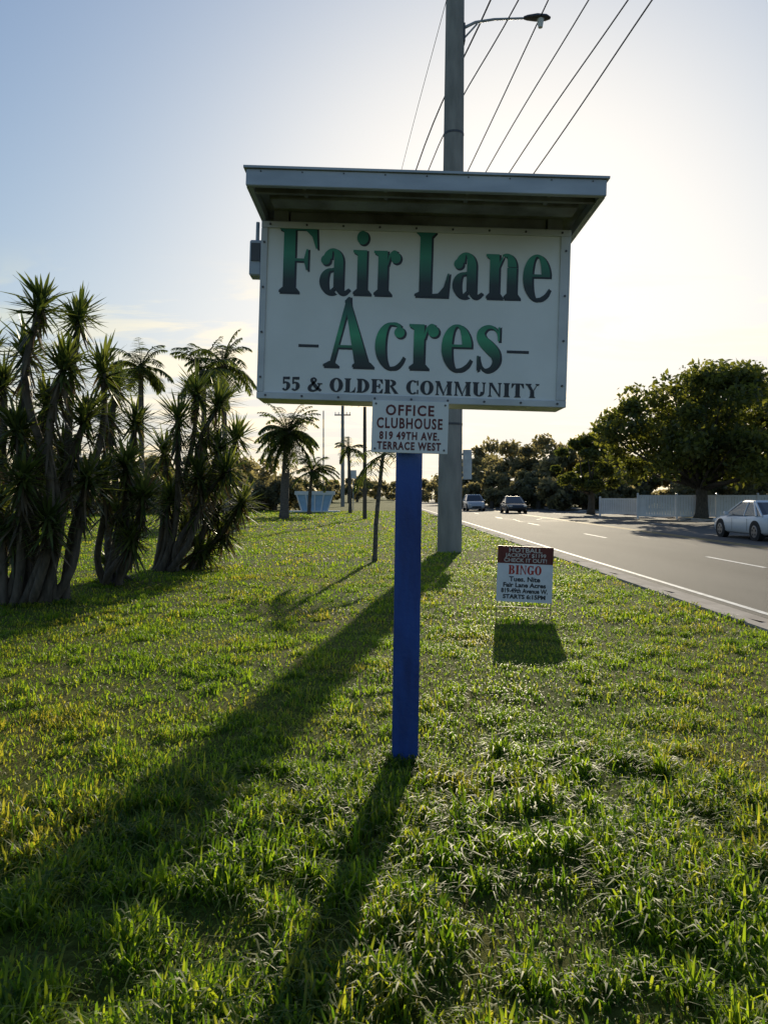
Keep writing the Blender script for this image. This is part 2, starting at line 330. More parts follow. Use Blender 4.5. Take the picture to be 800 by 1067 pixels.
G['R']=(0.84,[('r',.1,0,.3,1),serif(.1,.3,0,1),serif(.1,.2,1,-1),('a',.36,.76,.32,.24,.19,.05,-90,90),('p',[(.34,.55),(.5,.55),(.84,0),(.6,0)])])
G['C']=(0.78,[('a',.40,.5,.37,.51,.2,.05,50,310),('r',.66,.66,.70,.99),('r',.67,.03,.70,.3)])
G['M']=(1.05,[('r',.13,0,.17,1),('p',[(.08,1),(.3,1),(.56,.0),(.48,0)]),('p',[(.48,0),(.53,0),(.82,1),(.77,1)]),('r',.76,0,.95,1),serif(.13,.17,0,1),serif(.76,.95,0,1,.06),serif(.76,.95,1,-1,.06),serif(.1,.2,1,-1,.06)])
G['U']=(0.84,[('r',.1,.3,.3,1),('r',.66,.3,.70,1),serif(.1,.3,1,-1),serif(.66,.7,1,-1),('a',.4,.32,.3,.33,.19,.05,180,360)])
G['N']=(0.86,[('r',.13,0,.17,1),('p',[(.08,1),(.3,1),(.74,0),(.66,0)]),('r',.70,0,.74,1),serif(.13,.17,0,1),serif(.70,.74,1,-1)])
G['I']=(0.42,[('r',.11,0,.31,1),serif(.11,.31,0,1),serif(.11,.31,1,-1)])
G['T']=(0.76,[('r',.28,0,.48,1),serif(.28,.48,0,1),('p',[(.05,1),(.28,1),(.28,.95),(.16,.9),(.07,.68),(.03,.68)]),('p',[(.71,1),(.48,1),(.48,.95),(.6,.9),(.69,.68),(.73,.68)])])
G['Y']=(0.84,[('r',.33,0,.52,.45),serif(.33,.52,0,1),('p',[(.08,1),(.3,1),(.52,.42),(.33,.42)]),('p',[(.7,1),(.75,1),(.5,.42),(.44,.42)]),serif(.1,.28,1,-1),serif(.7,.75,1,-1)])
G['B']=(0.80,[('r',.1,0,.3,1),serif(.1,.2,0,1),serif(.1,.2,1,-1),('a',.36,.76,.3,.24,.18,.05,-90,90),('a',.36,.27,.36,.27,.2,.05,-90,90)])
G['G']=(0.86,[('a',.40,.5,.37,.51,.2,.05,45,320),('r',.66,.7,.70,.99),('r',.55,.05,.75,.42),('r',.48,.39,.82,.43)])
def catmull(P,n=5):
    P=np.array(P,float);Q=np.vstack([2*P[0]-P[1],P,2*P[-1]-P[-2]]);o=[]
    for i in range(1,len(Q)-2):
        for t in np.linspace(0,1,n,endpoint=False):
            a,b,c,d=Q[i-1:i+3]; o.append(.5*((2*b)+(-a+c)*t+(2*a-5*b+4*c-d)*t*t+(-a+3*b-3*c+d)*t**3))
    o.append(P[-1]); return np.array(o)
def lettering(text,x0,base,cap,width=None,gap=0.03,grow=0.0,depth0=0.0,space=0.3,mats=None,name='t',parent=None,dx=0,dz=0,xs=1.0):
    tot=sum((G[c][0]+gap) if c!=' ' else space for c in text)*cap-gap*cap
    sx=(width/tot) if width else xs
    mb=MB(); x=x0; k=0
    for ch in text:
        if ch==' ': x+=space*cap*sx; continue
        w,ps=G[ch]
        for p in ps:
            d=depth0-(k%9)*0.00018; k+=1
            T=lambda a,b:(x+a*cap*sx+dx,d,base+b*cap+dz)
            g=grow/cap
            if p[0]=='r':
                _,a,b,c,e=p; a-=g;b-=g;c+=g;e+=g; mb.add([T(a,b),T(c,b),T(c,e),T(a,e)],[(0,1,2,3)])
            elif p[0]=='p':
                pts=p[1]
                if g:
                    mx=sum(q[0] for q in pts)/len(pts);my=sum(q[1] for q in pts)/len(pts)
                    pts=[(q[0]+g*(1 if q[0]>mx else -1),q[1]+g*(1 if q[1]>my else -1)) for q in pts]
                mb.add([T(*q) for q in pts],[tuple(range(len(pts)))])
            elif p[0]=='e':
                mb.add([T(p[1]+(p[3]+g)*math.cos(t),p[2]+(p[4]+g)*math.sin(t)) for t in np.linspace(0,2*math.pi,25)[:-1]],[tuple(range(24))])
            elif p[0]=='a':
                _,cx,cy,rx,ry,tx,ty,a0,a1=p; n=36 if a1-a0>200 else 22
                A=np.radians(np.linspace(a0,a1,n)); vs=[]
                for t in A: vs+=[T(cx+(rx+g)*math.cos(t),cy+(ry+g)*math.sin(t)),T(cx+max(rx-tx-g,.005)*math.cos(t),cy+(ry-ty-g)*math.sin(t))]
                mb.add(vs,[(2*i,2*i+2,2*i+3,2*i+1) for i in range(n-1)])
            elif p[0]=='s':
                C=catmull(p[1]); D=np.gradient(C[:,:2],axis=0); D/=np.linalg.norm(D,axis=1)[:,None]+1e-9
                vs=[]
                for q,dd in zip(C,D):
                    hw=max(q[2],0.01)/2+g; vs+=[T(q[0]-dd[1]*hw,q[1]+dd[0]*hw),T(q[0]+dd[1]*hw,q[1]-dd[0]*hw)]
                mb.add(vs,[(2*i,2*i+2,2*i+3,2*i+1) for i in range(len(C)-1)])
        x+=(w+gap)*cap*sx
    return mb.obj(name,mats,parent)
def simpletext(txt,cx,z,size,y,mat,parent,name,bold=0.0,width=None,spacing=1.0):
    cu=bpy.data.curves.new(name,'FONT'); cu.body=txt; cu.size=size; cu.offset=bold; cu.align_x='CENTER'; cu.space_character=spacing; cu.resolution_u=3
    o=bpy.data.objects.new(name+'_c',cu); S.collection.objects.link(o); bpy.context.view_layer.update()
    me=bpy.data.meshes.new_from_object(o.evaluated_get(bpy.context.evaluated_depsgraph_get()))
    bpy.data.objects.remove(o)
    co_=np.zeros(len(me.vertices)*3); me.vertices.foreach_get('co',co_); co_=co_.reshape(-1,3)
    w=co_[:,0].max()-co_[:,0].min(); sx=width/w if width else 1
    mid=(co_[:,0].max()+co_[:,0].min())/2
    new=np.stack([(co_[:,0]-mid)*sx+cx,np.full(len(co_),y),co_[:,1]+z],1); me.vertices.foreach_set('co',new.ravel()); me.update()
    me.materials.clear(); me.materials.append(mat); me.name=name
    q=bpy.data.objects.new(name,me); S.collection.objects.link(q); q.parent=parent; return q
# ------------------------------------------------------------------ community sign
s=4.3/800
P=Vector(((431-400)*s,4.30,H+(515-327.5)*s))
sign=empty('community_sign',P,(0,math.radians(1.75),0))
white=paint('sign_face_white',(0.80,0.80,0.79),(0.72,0.72,0.70),scale=2.5,rough=0.35)
frame=paint('sign_frame_paint',(0.62,0.63,0.64),(0.5,0.51,0.53),scale=5,rough=0.45)
alu=paint('weathered_aluminium',(0.46,0.49,0.53),(0.34,0.37,0.41),scale=3,rough=0.5,metal=0.2,stretch=(1,1,4))
dk=paint('dark_metal',(0.08,0.08,0.09),rough=0.5)
under_tone=paint('canopy_underside',(0.34,0.35,0.37),(0.16,0.15,0.15),scale=5,rough=0.7)  # mottled tone for the canopy's inner parts, darker than the fascia
mb=MB(); hw=161*s; hh=92.5*s; fw=7*s
mb.box(-hw,hw,0.016,0.24,-hh,hh,1,0.006)
mb.add([(-hw+fw*.5,0.006,-hh+fw*.5),(hw-fw*.5,0.006,-hh+fw*.5),(hw-fw*.5,0.006,hh-fw*.5),(-hw+fw*.5,0.006,hh-fw*.5)],[(0,1,2,3)],0)
mb.box(-hw,hw,-0.006,0.015,hh-fw,hh,1,0.003); mb.box(-hw,hw,-0.006,0.015,-hh,-hh+fw,1,0.003)
mb.box(-hw,-hw+fw,-0.0055,0.0145,-hh+fw+.0005,hh-fw-.0005,1,0.003); mb.box(hw-fw*1.5,hw,-0.0055,0.0145,-hh+fw+.0005,hh-fw-.0005,1,0.003)
for x in np.linspace(-hw+.05,hw-.05,9):
    for z in (hh-fw/2,-hh+fw/2): mb.tube([(x,-0.0065,z),(x,-0.011,z)],0.0065,8,2)
for z in np.linspace(-hh+.12,hh-.12,4):
    for x in (-hw+fw/2,hw-fw*.7): mb.tube([(x,-0.006,z),(x,-0.0105,z)],0.0065,8,2)
mb.obj('cabinet',[white,frame,dk],sign)
# canopy
mb=MB(); x0,x1=-0.874,0.93; y0,y1=-0.46,0.68; zb,zt=0.512,0.596
mb.box(x0,x1,y0,y0+0.03,zb,zt,0,0.004); mb.box(x0,x1,y1-0.03,y1,zb,zt,0,0.004)
mb.box(x0,x0+0.03,y0+0.0305,y1-0.0305,zb,zt,0); mb.box(x1-0.03,x1,y0+0.0305,y1-0.0305,zb,zt,0)
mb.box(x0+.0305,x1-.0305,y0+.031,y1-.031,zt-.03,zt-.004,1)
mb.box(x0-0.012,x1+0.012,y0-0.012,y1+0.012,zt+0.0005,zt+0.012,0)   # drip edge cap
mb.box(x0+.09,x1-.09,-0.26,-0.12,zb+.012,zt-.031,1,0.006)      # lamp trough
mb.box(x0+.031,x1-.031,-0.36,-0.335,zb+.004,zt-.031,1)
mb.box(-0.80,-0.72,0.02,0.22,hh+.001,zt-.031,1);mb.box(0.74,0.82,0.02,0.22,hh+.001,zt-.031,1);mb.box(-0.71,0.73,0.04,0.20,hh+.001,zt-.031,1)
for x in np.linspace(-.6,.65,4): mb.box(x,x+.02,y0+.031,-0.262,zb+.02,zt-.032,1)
for x in np.linspace(-.8,.86,9): mb.tube([(x,y0-.0005,zt-.012),(x,y0-.004,zt-.012)],.004,6,2)
mb.obj('canopy',[alu,under_tone,dk],sign)
mb=MB(); mb.box(-0.935,-hw-.001,0.03,0.13,0.20,0.40,0,0.008); mb.box(-0.925,-0.875,0.022,0.0295,0.28,0.38,1); mb.tube([(-0.90,0.08,0.40),(-0.90,0.08,0.515)],0.011,8,0)
mb.obj('junction_box',[alu,dk],sign)
def gradmat(name,stops,z0,z1):
    m,nt,out=newmat(name); tc=N(nt,'ShaderNodeTexCoord'); sp=N(nt,'ShaderNodeSeparateXYZ'); nt.links.new(tc.outputs['Object'],sp.inputs[0])
    mr=N(nt,'ShaderNodeMapRange'); mr.inputs[1].default_value=z0; mr.inputs[2].default_value=z1; nt.links.new(sp.outputs[2],mr.inputs[0])
    r=N(nt,'ShaderNodeValToRGB'); e=r.color_ramp.elements
    e[0].position=stops[0][0]; e[0].color=c4(stops[0][1]); e[1].position=stops[-1][0]; e[1].color=c4(stops[-1][1])
    for p,c in stops[1:-1]:
        q=e.new(p); q.color=c4(c)
    nt.links.new(mr.outputs[0],r.inputs[0]); b=N(nt,'ShaderNodeBsdfPrincipled'); b.inputs['Roughness'].default_value=0.4
    nt.links.new(r.outputs[0],b.inputs['Base Color']); nt.links.new(b.outputs[0],out.inputs[0]); return m
navy=paint('vinyl_navy',(0.012,0.016,0.03),(0.01,0.012,0.022),rough=0.4)
g1=gradmat('vinyl_green_fade',[(0,(0.01,0.015,0.02)),(0.22,(0.012,0.03,0.03)),(0.62,(0.03,0.26,0.16)),(1,(0.015,0.17,0.13))],18*s,86*s)
g2=gradmat('vinyl_green_fade_2',[(0,(0.01,0.015,0.02)),(0.18,(0.01,0.04,0.035)),(0.5,(0.04,0.34,0.16)),(0.8,(0.015,0.15,0.10)),(1,(0.01,0.04,0.04))],-58*s,12*s)
yf=0.0045
for nm,txt,x,b,cap,w,g in (('fair_lane','Fair Lane',-143,19,68,286,g1),('acres','Acres',-96,-57,69,190,g2)):
    lettering(txt,x*s,b*s,cap*s,w*s,gap=0.02,grow=0.5*s*1.2,depth0=yf,mats=[navy],name=nm+'_shadow',parent=sign,dx=1.6*s,dz=-1.2*s,space=0.22)
    lettering(txt,x*s,b*s,cap*s,w*s,gap=0.02,grow=0.0,depth0=yf-0.0022,mats=[g],name=nm+'_lettering',parent=sign,space=0.22)
lettering('55 & OLDER COMMUNITY',-135*s,-83*s,14*s,268*s,gap=0.06,grow=0.35*s,depth0=yf,mats=[navy],name='tagline_lettering',parent=sign,space=0.4)
mb=MB(); 
for a,b in((-119,-98),(98,121)): mb.add([(a*s,yf,-37.5*s),(b*s,yf,-37.5*s),(b*s,yf,-34.5*s),(a*s,yf,-34.5*s)],[(0,1,2,3)])
mb.obj('dashes',[navy],sign)
# office board
red=paint('vinyl_maroon',(0.13,0.015,0.02),(0.10,0.012,0.015),rough=0.5)
mb=MB(); bx0,bx1,bz0,bz1=(-40*s,39*s,-145*s,-91*s); mb.box(bx0,bx1,-0.028,-0.020,bz0,bz1,0,0.002)
for x in (bx0+.02,bx1-.02):
    for z in (bz0+.02,bz1-.02): mb.tube([(x,-0.028,z),(x,-0.032,z)],0.006,8,1)
mb.box(-0.05,0.02,-0.0195,0.03,bz0+.02,-hh-.001,2)
mb.obj('office_board',[white,dk,alu],sign)
for t,v,sz,w in (('OFFICE',-106,15,50),('CLUBHOUSE',-119.5,15,68),('819 49TH AVE.',-131,11,62),('TERRACE WEST',-141.5,11,66)):
    simpletext(t,(-1)*s,v*s,sz*s,-0.0295,red,sign,'office_lettering',bold=0.0022,width=w*s,spacing=1.2)
# post
blue=paint('post_blue_paint',(0.010,0.060,0.28),(0.006,0.032,0.17),scale=4,rough=0.5,bump=0.15,bscale=30,stretch=(3,3,0.6))
mb=MB(); w2=0.074; zt=-hh-0.001
b0=Vector((0.114,4.42,-0.3))-P; t0=Vector((0.148,4.42,P.z-hh-0.002))-P
def sq(c,w,z): return [(c.x-w,c.y-w+.008,z),(c.x-w+.008,c.y-w,z),(c.x+w-.008,c.y-w,z),(c.x+w,c.y-w+.008,z),(c.x+w,c.y+w-.008,z),(c.x+w-.008,c.y+w,z),(c.x-w+.008,c.y+w,z),(c.x-w,c.y+w-.008,z)]
vs=[]; nseg=8
for i in range(nseg+1):
    c=b0.lerp(t0,i/nseg); vs+=sq(c,w2,c.z)
fs=[(k*8+i,k*8+(i+1)%8,(k+1)*8+(i+1)%8,(k+1)*8+i) for k in range(nseg) for i in range(8)]+[tuple(range(nseg*8,nseg*8+8))]
mb.add(vs,fs); post=mb.obj('post',[blue],sign); post.rotation_euler=(0,-math.radians(1.75),0)
# ------------------------------------------------------------------ yard sign
ys_=empty('yard_sign',(0,0,0)); Y=9.75; q=Y/800
C=Vector(((546.5-400)*q,Y,H+(515-598.5)*q)); ys_.location=C; ys_.rotation_euler=(0,math.radians(2.2),math.radians(-4))
mb=MB(); a=28.7*q; b=29*q; mb.box(-a,a,-0.004,0.004,-b,b,0); mb.box(-a,a,-0.0065,-0.0045,b-18*q,b,1)
for x in (-a+.012,a-.012):
    mb.tube([(x,0.009,b-.1),(x,0.009,-C.z-.15)],0.0045,6,2)
for z in (b-.12,-b+.04,-b-.07): mb.tube([(-a+.012,0.014,z),(a-.012,0.014,z)],0.0045,6,2)
ycard=paint('corrugated_plastic_white',(0.72,0.74,0.80),(0.64,0.66,0.72),rough=0.4); yred=paint('yard_sign_red',(0.12,0.010,0.012),rough=0.4); wt=paint('white_vinyl',(0.6,0.58,0.56),rough=0.4)
mb.obj('panel',[ycard,yred,dk],ys_)
yr=paint('red_vinyl',(0.40,0.02,0.02),(0.35,0.02,0.02),rough=0.4)
for t,v,sz,w in (('HOTBALL',b-6.2*q,6.5*q,34*q),('JACKPOT $1199',b-11.2*q,5.5*q,42*q),('CHECK IT OUT!',b-16.4*q,5.5*q,44*q)):
    simpletext(t,0,v,sz,-0.0075,wt,ys_,'banner_lettering',bold=0.001,width=w)
lettering('BINGO',-17*q,b-29*q,9*q,34*q,gap=0.06,grow=.25*q,depth0=-0.0055,mats=[yr],name='bingo_lettering',parent=ys_)
for t,v,sz,w in (('Tues. Nite',b-36.5*q,7*q,32*q),('Fair Lane Acres',b-42.5*q,6.5*q,44*q),('819-49th Avenue W.',b-48.5*q,6.5*q,48*q),('STARTS 6:15PM',b-54.5*q,6*q,44*q)):
    simpletext(t,0,v,sz,-0.006,navy,ys_,'detail_lettering',bold=0.003,width=w)
# ------------------------------------------------------------------ utility pole with lamp
pconc=paint('pole_concrete',(0.34,0.32,0.29),(0.24,0.23,0.21),scale=2.2,rough=0.9,bump=0.3,bscale=25,stretch=(2,2,0.5))
up=empty('utility_pole',(1.76,20.7,0))
mb=MB(); zz_=[-0.5,0,3,6,9,12,15,18,21,24]; mb.tube([(0.0104*z,0,z) for z in zz_],[0.33-0.0055*z for z in zz_],20,0)
for z in (3.4,11.2): mb.tube([(0.0104*z,0,z),(0.0104*z,0,z+.06)],0.33-0.0055*z+.008,20,1)
mb.obj('shaft',[pconc,dk],up,smooth=False)
mb=MB(); z=14.25
mb.tube([(0.35,0,z-.15),(0.7,0,z+.02),(1.2,0,z+.1),(2.0,0,z+.13)],[.045,.04,.035,.03],8,0); mb.tube([(.36,0,z-.45),(.75,0,z-.02)],.025,6,0)
mb.box(0.30,0.42,-.12,.12,z-.55,z-.05,1,.01)
vs=[]
hx=[2.0,2.1,2.35,2.6,2.72]; hz=[.05,.08,.11,.09,.03]; hw_=[.05,.1,.15,.13,.05]
for x,h_,w_ in zip(hx,hz,hw_):
    for t in range(10):
        an=2*math.pi*t/10; vs.append((x,w_*math.cos(an),z+.13+(h_*math.sin(an) if math.sin(an)>0 else .35*h_*math.sin(an))))
mb.add(vs,[(i*10+k,i*10+(k+1)%10,(i+1)*10+(k+1)%10,(i+1)*10+k) for i in range(4) for k in range(10)]+[tuple(range(9,-1,-1)),tuple(range(40,50))],1)
mb.tube([(2.45,0,z+.1),(2.45,0,z-.12)],[.1,.06],10,2)
mb.obj('street_lamp_arm',[alu,dk,white],up)
mb=MB(); mb.box(.36,.60,-.02,.0,1.95,2.75,0,.004); mb.box(.30,.37,-.03,.03,2.05,2.1,1); mb.box(.30,.37,-.03,.03,2.6,2.65,1)
mb.obj('pole_notice',[frame,dk],up)
# power lines
wire=paint('cable_black',(0.02,0.02,0.022),rough=0.5)
mb=MB()
def px(x,y,Y): return Vector(((x-400)/800*Y,Y,H+(515-y)/800*Y))
for i,(xa,xb,yb,r) in enumerate(((465,418,178,.008),(511,433,178,.022),(540,446,178,.018),(571,486,181,.018),(613,505,181,.018),(654,529,182,.02),(679,555,182,.022))):
    A=px(xa,0,20.0); B=px(xb,yb,29.0); D=A-(B-A)*1.0; E=D-(B-A)*1.2
    Fp=Vector((-4.9+0.28*i,95,12.3+0.15*(i%3)))
    Cc=B.lerp(Fp,0.35)+Vector((-.3,0,-0.9)); C2=B.lerp(Fp,0.7)+Vector((-.2,0,-0.8))
    pts=catmull([tuple(p) for p in (E,D,A,B,Cc,C2,Fp)],8); mb.tube([tuple(p) for p in pts],r,6,0)
mb.obj('power_lines',[wire])
# ------------------------------------------------------------------ poles behind
def pole(name,px_,ybase,ytop,w,mat,extra=None,Y=None):
    Y=Y or H*800/(ybase-515); x=(px_-400)/800*Y; h=H+(515-ytop)/800*Y
    mb=MB(); mb.tube([(0,0,-.3),(0,0,h*.5),(0,0,h)],[w/2,w/2*.9,w/2*.75],12,0)
    if extra: extra(mb,h)
    return mb.obj(name,[mat,frame,dk],loc=(x,Y,0))
wood=paint('weathered_wood',(0.13,0.10,0.075),(0.07,0.055,0.04),scale=3,rough=0.9,stretch=(4,4,.5))
pole('utility_pole',357,528,423,.5,pconc,lambda mb,h:(mb.box(-1.0,1.0,-.06,.06,h-1.2,h-1.05,2),[mb.tube([(x,0,h-1.05),(x,0,h-.75)],.05,6,1) for x in(-.9,-.5,.5,.9)]))
pole('utility_pole',380,541,424,.26,wood)
pole('utility_pole',337,530,428,.16,pconc)
pole('utility_pole',363,524,455,.35,wood)
pole('traffic_sign',368,532,490,.07,alu,lambda mb,h:mb.box(-.3,.3,-.06,-.05,h-.8,h,1))
pole('traffic_sign',462,541,500,.06,alu,lambda mb,h:mb.box(-.25,.25,-.06,-.05,h-.7,h,1),Y=60)
# ------------------------------------------------------------------ vegetation
def leafcloud(centers,radii,n,size,flat=1.0,aspect=0.55):
    centers=np.asarray(centers);radii=np.asarray(radii); m=len(centers)
    idx=np.repeat(np.arange(m),n); T=len(idx)
    d=rng.normal(size=(T,3)); d/=np.linalg.norm(d,axis=1)[:,None]
    r=rng.random(T)**0.45*(0.8+0.35*rng.random(T)); c=centers[idx]+d*(radii[idx]*r)[:,None]*np.array([1,1,flat])
    a=rng.normal(size=(T,3)); a/=np.linalg.norm(a,axis=1)[:,None]
    b=np.cross(a,rng.normal(size=(T,3))); b/=np.linalg.norm(b,axis=1)[:,None]
    sz=size*(0.5+rng.random(T)); a*=sz[:,None]*0.5; b*=(sz*aspect*0.5)[:,None]
    V=np.stack([c-a,c+b-a*.1,c+a,c-b-a*.1],1).reshape(-1,3)
    F=np.arange(T*4).reshape(-1,4); return V,F
oakleaf=leafmat('oak_foliage',(0.04,0.055,0.018),(0.12,0.13,0.036),(3.0,2.8,1.2),0.45,scale=0.5)
farleaf=leafmat('distant_foliage',(0.09,0.092,0.055),(0.17,0.165,0.10),(3.0,2.6,1.7),0.48,scale=0.15)  # leaf colours paled so backlit haze is painted into them
bark=paint('bark',(0.13,0.105,0.08),(0.06,0.05,0.038),scale=6,rough=0.95,bump=0.6,bscale=12,stretch=(3,3,.6))
def broadtree(name,x,y,w,h,zlow,n=46,per=420,leaf=.28,mat=None,seed=1,trunk=.35,depth=None):
    R=random.Random(seed); e=empty(name,(x,y,0)); mb=MB(); cs=[];rs_=[]
    dep=depth or w
    th=zlow*1.15
    mb.tube([(0,0,-.2),(.05,0,.3),(.1,.05,th*.6),(0,0,th)],[trunk*1.35,trunk,trunk*.85,trunk*.8],12,0,jit=.06)
    for i in range(n):
        a=R.random()*6.283; u=R.random()**.5; v=R.random()
        zc=zlow+(h-zlow)*(0.12+0.8*v); env=math.sqrt(max(.08,1-((v-.38)/.68)**2))
        px_=math.cos(a)*u*w/2*env*.9; py_=math.sin(a)*u*dep/2*env*.9
        cs.append((px_,py_,zc)); rs_.append(R.uniform(.07,.14)*w*(1.0-.25*u))
        if i%2==0:
            k=Vector((px_,py_,zc)); s0=Vector((0,0,th*R.uniform(.8,1))); mid=s0.lerp(k,.5)+Vector((R.uniform(-.3,.3),R.uniform(-.3,.3),-.25))
            mb.tube([s0,mid,k],[trunk*.38,trunk*.22,trunk*.06],6,0)
    mb.obj('trunk_and_limbs',[bark],e,smooth=True)
    V,F=leafcloud(cs,rs_,per,leaf,.75); npmesh('crown',V,F,[mat or oakleaf],parent=e); return e
broadtree('oak_tree',20.6,50,13.8,9.9,1.9,n=92,per=270,leaf=.34,seed=3,trunk=.42)
broadtree('oak_tree',30,58,13,10,2.2,n=50,per=240,leaf=.4,seed=5)
broadtree('oak_tree',17.2,64,7,6.6,1.6,n=34,per=220,leaf=.36,seed=8,trunk=.3)
def treeline(name,specs,mat,per=260,leaf=.6):
    cs=[];rr=[];mb=MB()
    for (x,y,w,h) in specs:
        k=int(10+w*1.2)
        for i in range(k):
            v=rng.random(); u=rng.uniform(-1,1)
            cs.append((x+u*w/2*math.sqrt(max(.1,1-(v-.3)**2*1.3)),y+rng.uniform(-.3,.3)*w,max(.5,h*(.08+.86*v*(1-.25*abs(u)))))); rr.append(rng.uniform(.09,.18)*min(w,h)+.25)
        mb.tube([(x,y,-.2),(x+.2,y,h*.6)],[.3,.12],7,0)
    V,F=leafcloud(cs,rr,per,leaf,.8)
    o=npmesh(name,V,F,[mat]); t=mb.obj('trunks',[bark],o); return o
sp=[]
for pxx,ytop,Yd in ((485,478,120),(500,462,112),(520,452,105),(545,460,98),(565,455,100),(590,460,92),(612,458,96),(640,468,88),(672,475,85),(720,470,85),(780,460,80),(840,450,80),(900,450,75)):
    h=H+(515-ytop)/800*Yd; sp.append(((pxx-400)/800*Yd,Yd,rng.uniform(7,10),h))
for pxx,Yd in ((490,100),(512,92),(535,88),(560,86),(585,80),(608,78),(632,76)): sp.append(((pxx-400)/800*Yd,Yd,6,rng.uniform(3,5)))
for k in range(6): sp.append((rng.uniform(35,90),rng.uniform(70,120),12,rng.uniform(8,12)))
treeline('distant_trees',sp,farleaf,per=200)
sp=[]
for pxx,ytop,Yd in ((250,478,85),(268,470,80),(285,492,95),(318,497,120),(345,500,140),(372,498,150),(395,501,190),(410,503,230),(425,499,200),(440,497,180),(455,494,160),(470,490,150),(225,480,70),(195,470,72),(165,478,65),(130,470,62),(95,475,60),(60,465,60),(20,470,58),(-30,460,58),(-90,460,60),(-160,450,60)):
    h=H+(515-ytop)/800*Yd; sp.append(((pxx-400)/800*Yd,Yd,rng.uniform(5,9)*Yd/90+1,h))
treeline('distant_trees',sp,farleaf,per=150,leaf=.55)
# spiky yucca clumps
yl=leafmat('yucca_leaf',(0.035,0.056,0.018),(0.105,0.13,0.042),(2.8,2.6,1.1),0.38,scale=1.2,rough=.4,spec=.45)
yd=leafmat('yucca_dead_leaf',(0.06,0.048,0.028),(0.15,0.115,0.07),(1.6,1.4,1),0.2,scale=1.5)
def leaves(base,dirs,length,width,droop,nseg=3):
    n=len(dirs); dirs=dirs/np.linalg.norm(dirs,axis=1)[:,None]
    side=np.cross(dirs,np.array([0,0,1.0])+rng.normal(0,.15,(n,3))); side/=np.linalg.norm(side,axis=1)[:,None]+1e-9
    V=np.zeros((n,(nseg+1)*2,3))
    for k in range(nseg+1):
        t=k/nseg; c=base+dirs*(length*t)[:,None]; c=c.copy(); c[:,2]-=droop*length*t*t
        w=width*(1.0 if k<nseg-0 else .06)*(0.7+.6*t if t<.4 else 1.0-.75*max(0,(t-.4)/.6)*.6)
        V[:,2*k]=c-side*(w/2 if np.isscalar(w) else w[:,None]/2); V[:,2*k+1]=c+side*(w/2 if np.isscalar(w) else w[:,None]/2)
    f=[]
    for k in range(nseg): f.append([2*k,2*k+1,2*k+3,2*k+2])
    F=(np.array(f)[None]+(np.arange(n)*(nseg+1)*2)[:,None,None]).reshape(-1,4)
    return V.reshape(-1,3),F
def yucca(name,x,y,heads,leafl=.55,seed=0):
    R=random.Random(seed); e=empty(name,(x,y,0)); mb=MB(); VV=[];FF=[];MM=[];o=0
    for hd in heads:
        bx,by,tx,ty,tz,skirt=hd
        b=Vector((bx,by,-.1)); t=Vector((tx,ty,tz)); m1=b.lerp(t,.35)+Vector((R.uniform(-.2,.2),R.uniform(-.2,.2),-.1)); m2=b.lerp(t,.72)+Vector((R.uniform(-.18,.18),R.uniform(-.18,.18),.0))
        pts=catmull([tuple(b),tuple(m1),tuple(m2),tuple(t)],4); nn=len(pts)
        mb.tube([tuple(p) for p in pts],[.07-.03*i/nn+ (.05 if i==0 else 0) for i in range(nn)],8,0,jit=.14)
        ax=Vector(tuple(pts[-1]-pts[-3])).normalized()
        n=115; d=rng.normal(size=(n,3)); d/=np.linalg.norm(d,axis=1)[:,None]; d+=np.array(ax)*0.5
        base=np.array(t)[None]-np.array(ax)[None]*rng.uniform(0,.25,n)[:,None]
        V,F=leaves(base,d,leafl*rng.uniform(.7,1.15,n),.048,.14*rng.random(n)); VV.append(V);FF.append(F+o);MM+= [0]*len(F);o+=len(V)
        n=int(80*skirt)
        if n:
            tt=rng.uniform(.0,min(.55,.24*skirt+.12),n)**1.0; fi=(1-tt)*(nn-1); base=np.stack([np.interp(fi,np.arange(nn),pts[:,j]) for j in range(3)],1)
            an=rng.random(n)*6.28; el_=rng.uniform(-1.3,.45,n); d=np.stack([np.cos(an)*np.cos(el_),np.sin(an)*np.cos(el_),np.sin(el_)],1)
            V,F=leaves(base,d,leafl*rng.uniform(.6,1.0,n),.038,.3*rng.random(n)); VV.append(V);FF.append(F+o); MM+=list(np.repeat((el_<-.6).astype(int),3)); o+=len(V)
    mb.obj('stems',[bark],e,smooth=True)
    npmesh('leaf_rosettes',np.concatenate(VV),np.concatenate(FF),[yl,yd],MM,parent=e)
def heads_from_px(Y,cx,pts,seed,bs=.35):
    R=random.Random(seed); X0=(cx-400)/800*Y; o=[]
    for (px_,py_,sk) in pts:
        yy=R.uniform(-1.0,1.0); tx=(px_-400)/800*(Y+yy)-X0; tz=H+(515-py_)/800*(Y+yy)
        o.append((tx*bs+R.uniform(-.25,.25),yy*.4,tx,yy,tz,sk))
    return o
Y1=11.0
yucca('yucca_plant',(25-400)/800*Y1,Y1,heads_from_px(Y1,25,[(45,312,.8),(84,324,.9),(28,358,1.2),(108,380,.9),(70,374,1.3),(4,392,1.3),(50,412,1.4),(92,428,1.3),(18,440,1.4),(-14,355,1),(-40,405,1.4),(66,462,1.5),(-50,370,1),(25,492,1.4),(92,492,1.3),(-20,480,1.4),(50,535,1.2),(5,550,1.2),(38,450,1.3),(-5,520,1.2)],1),seed=2,leafl=.5)
Y2=15.5
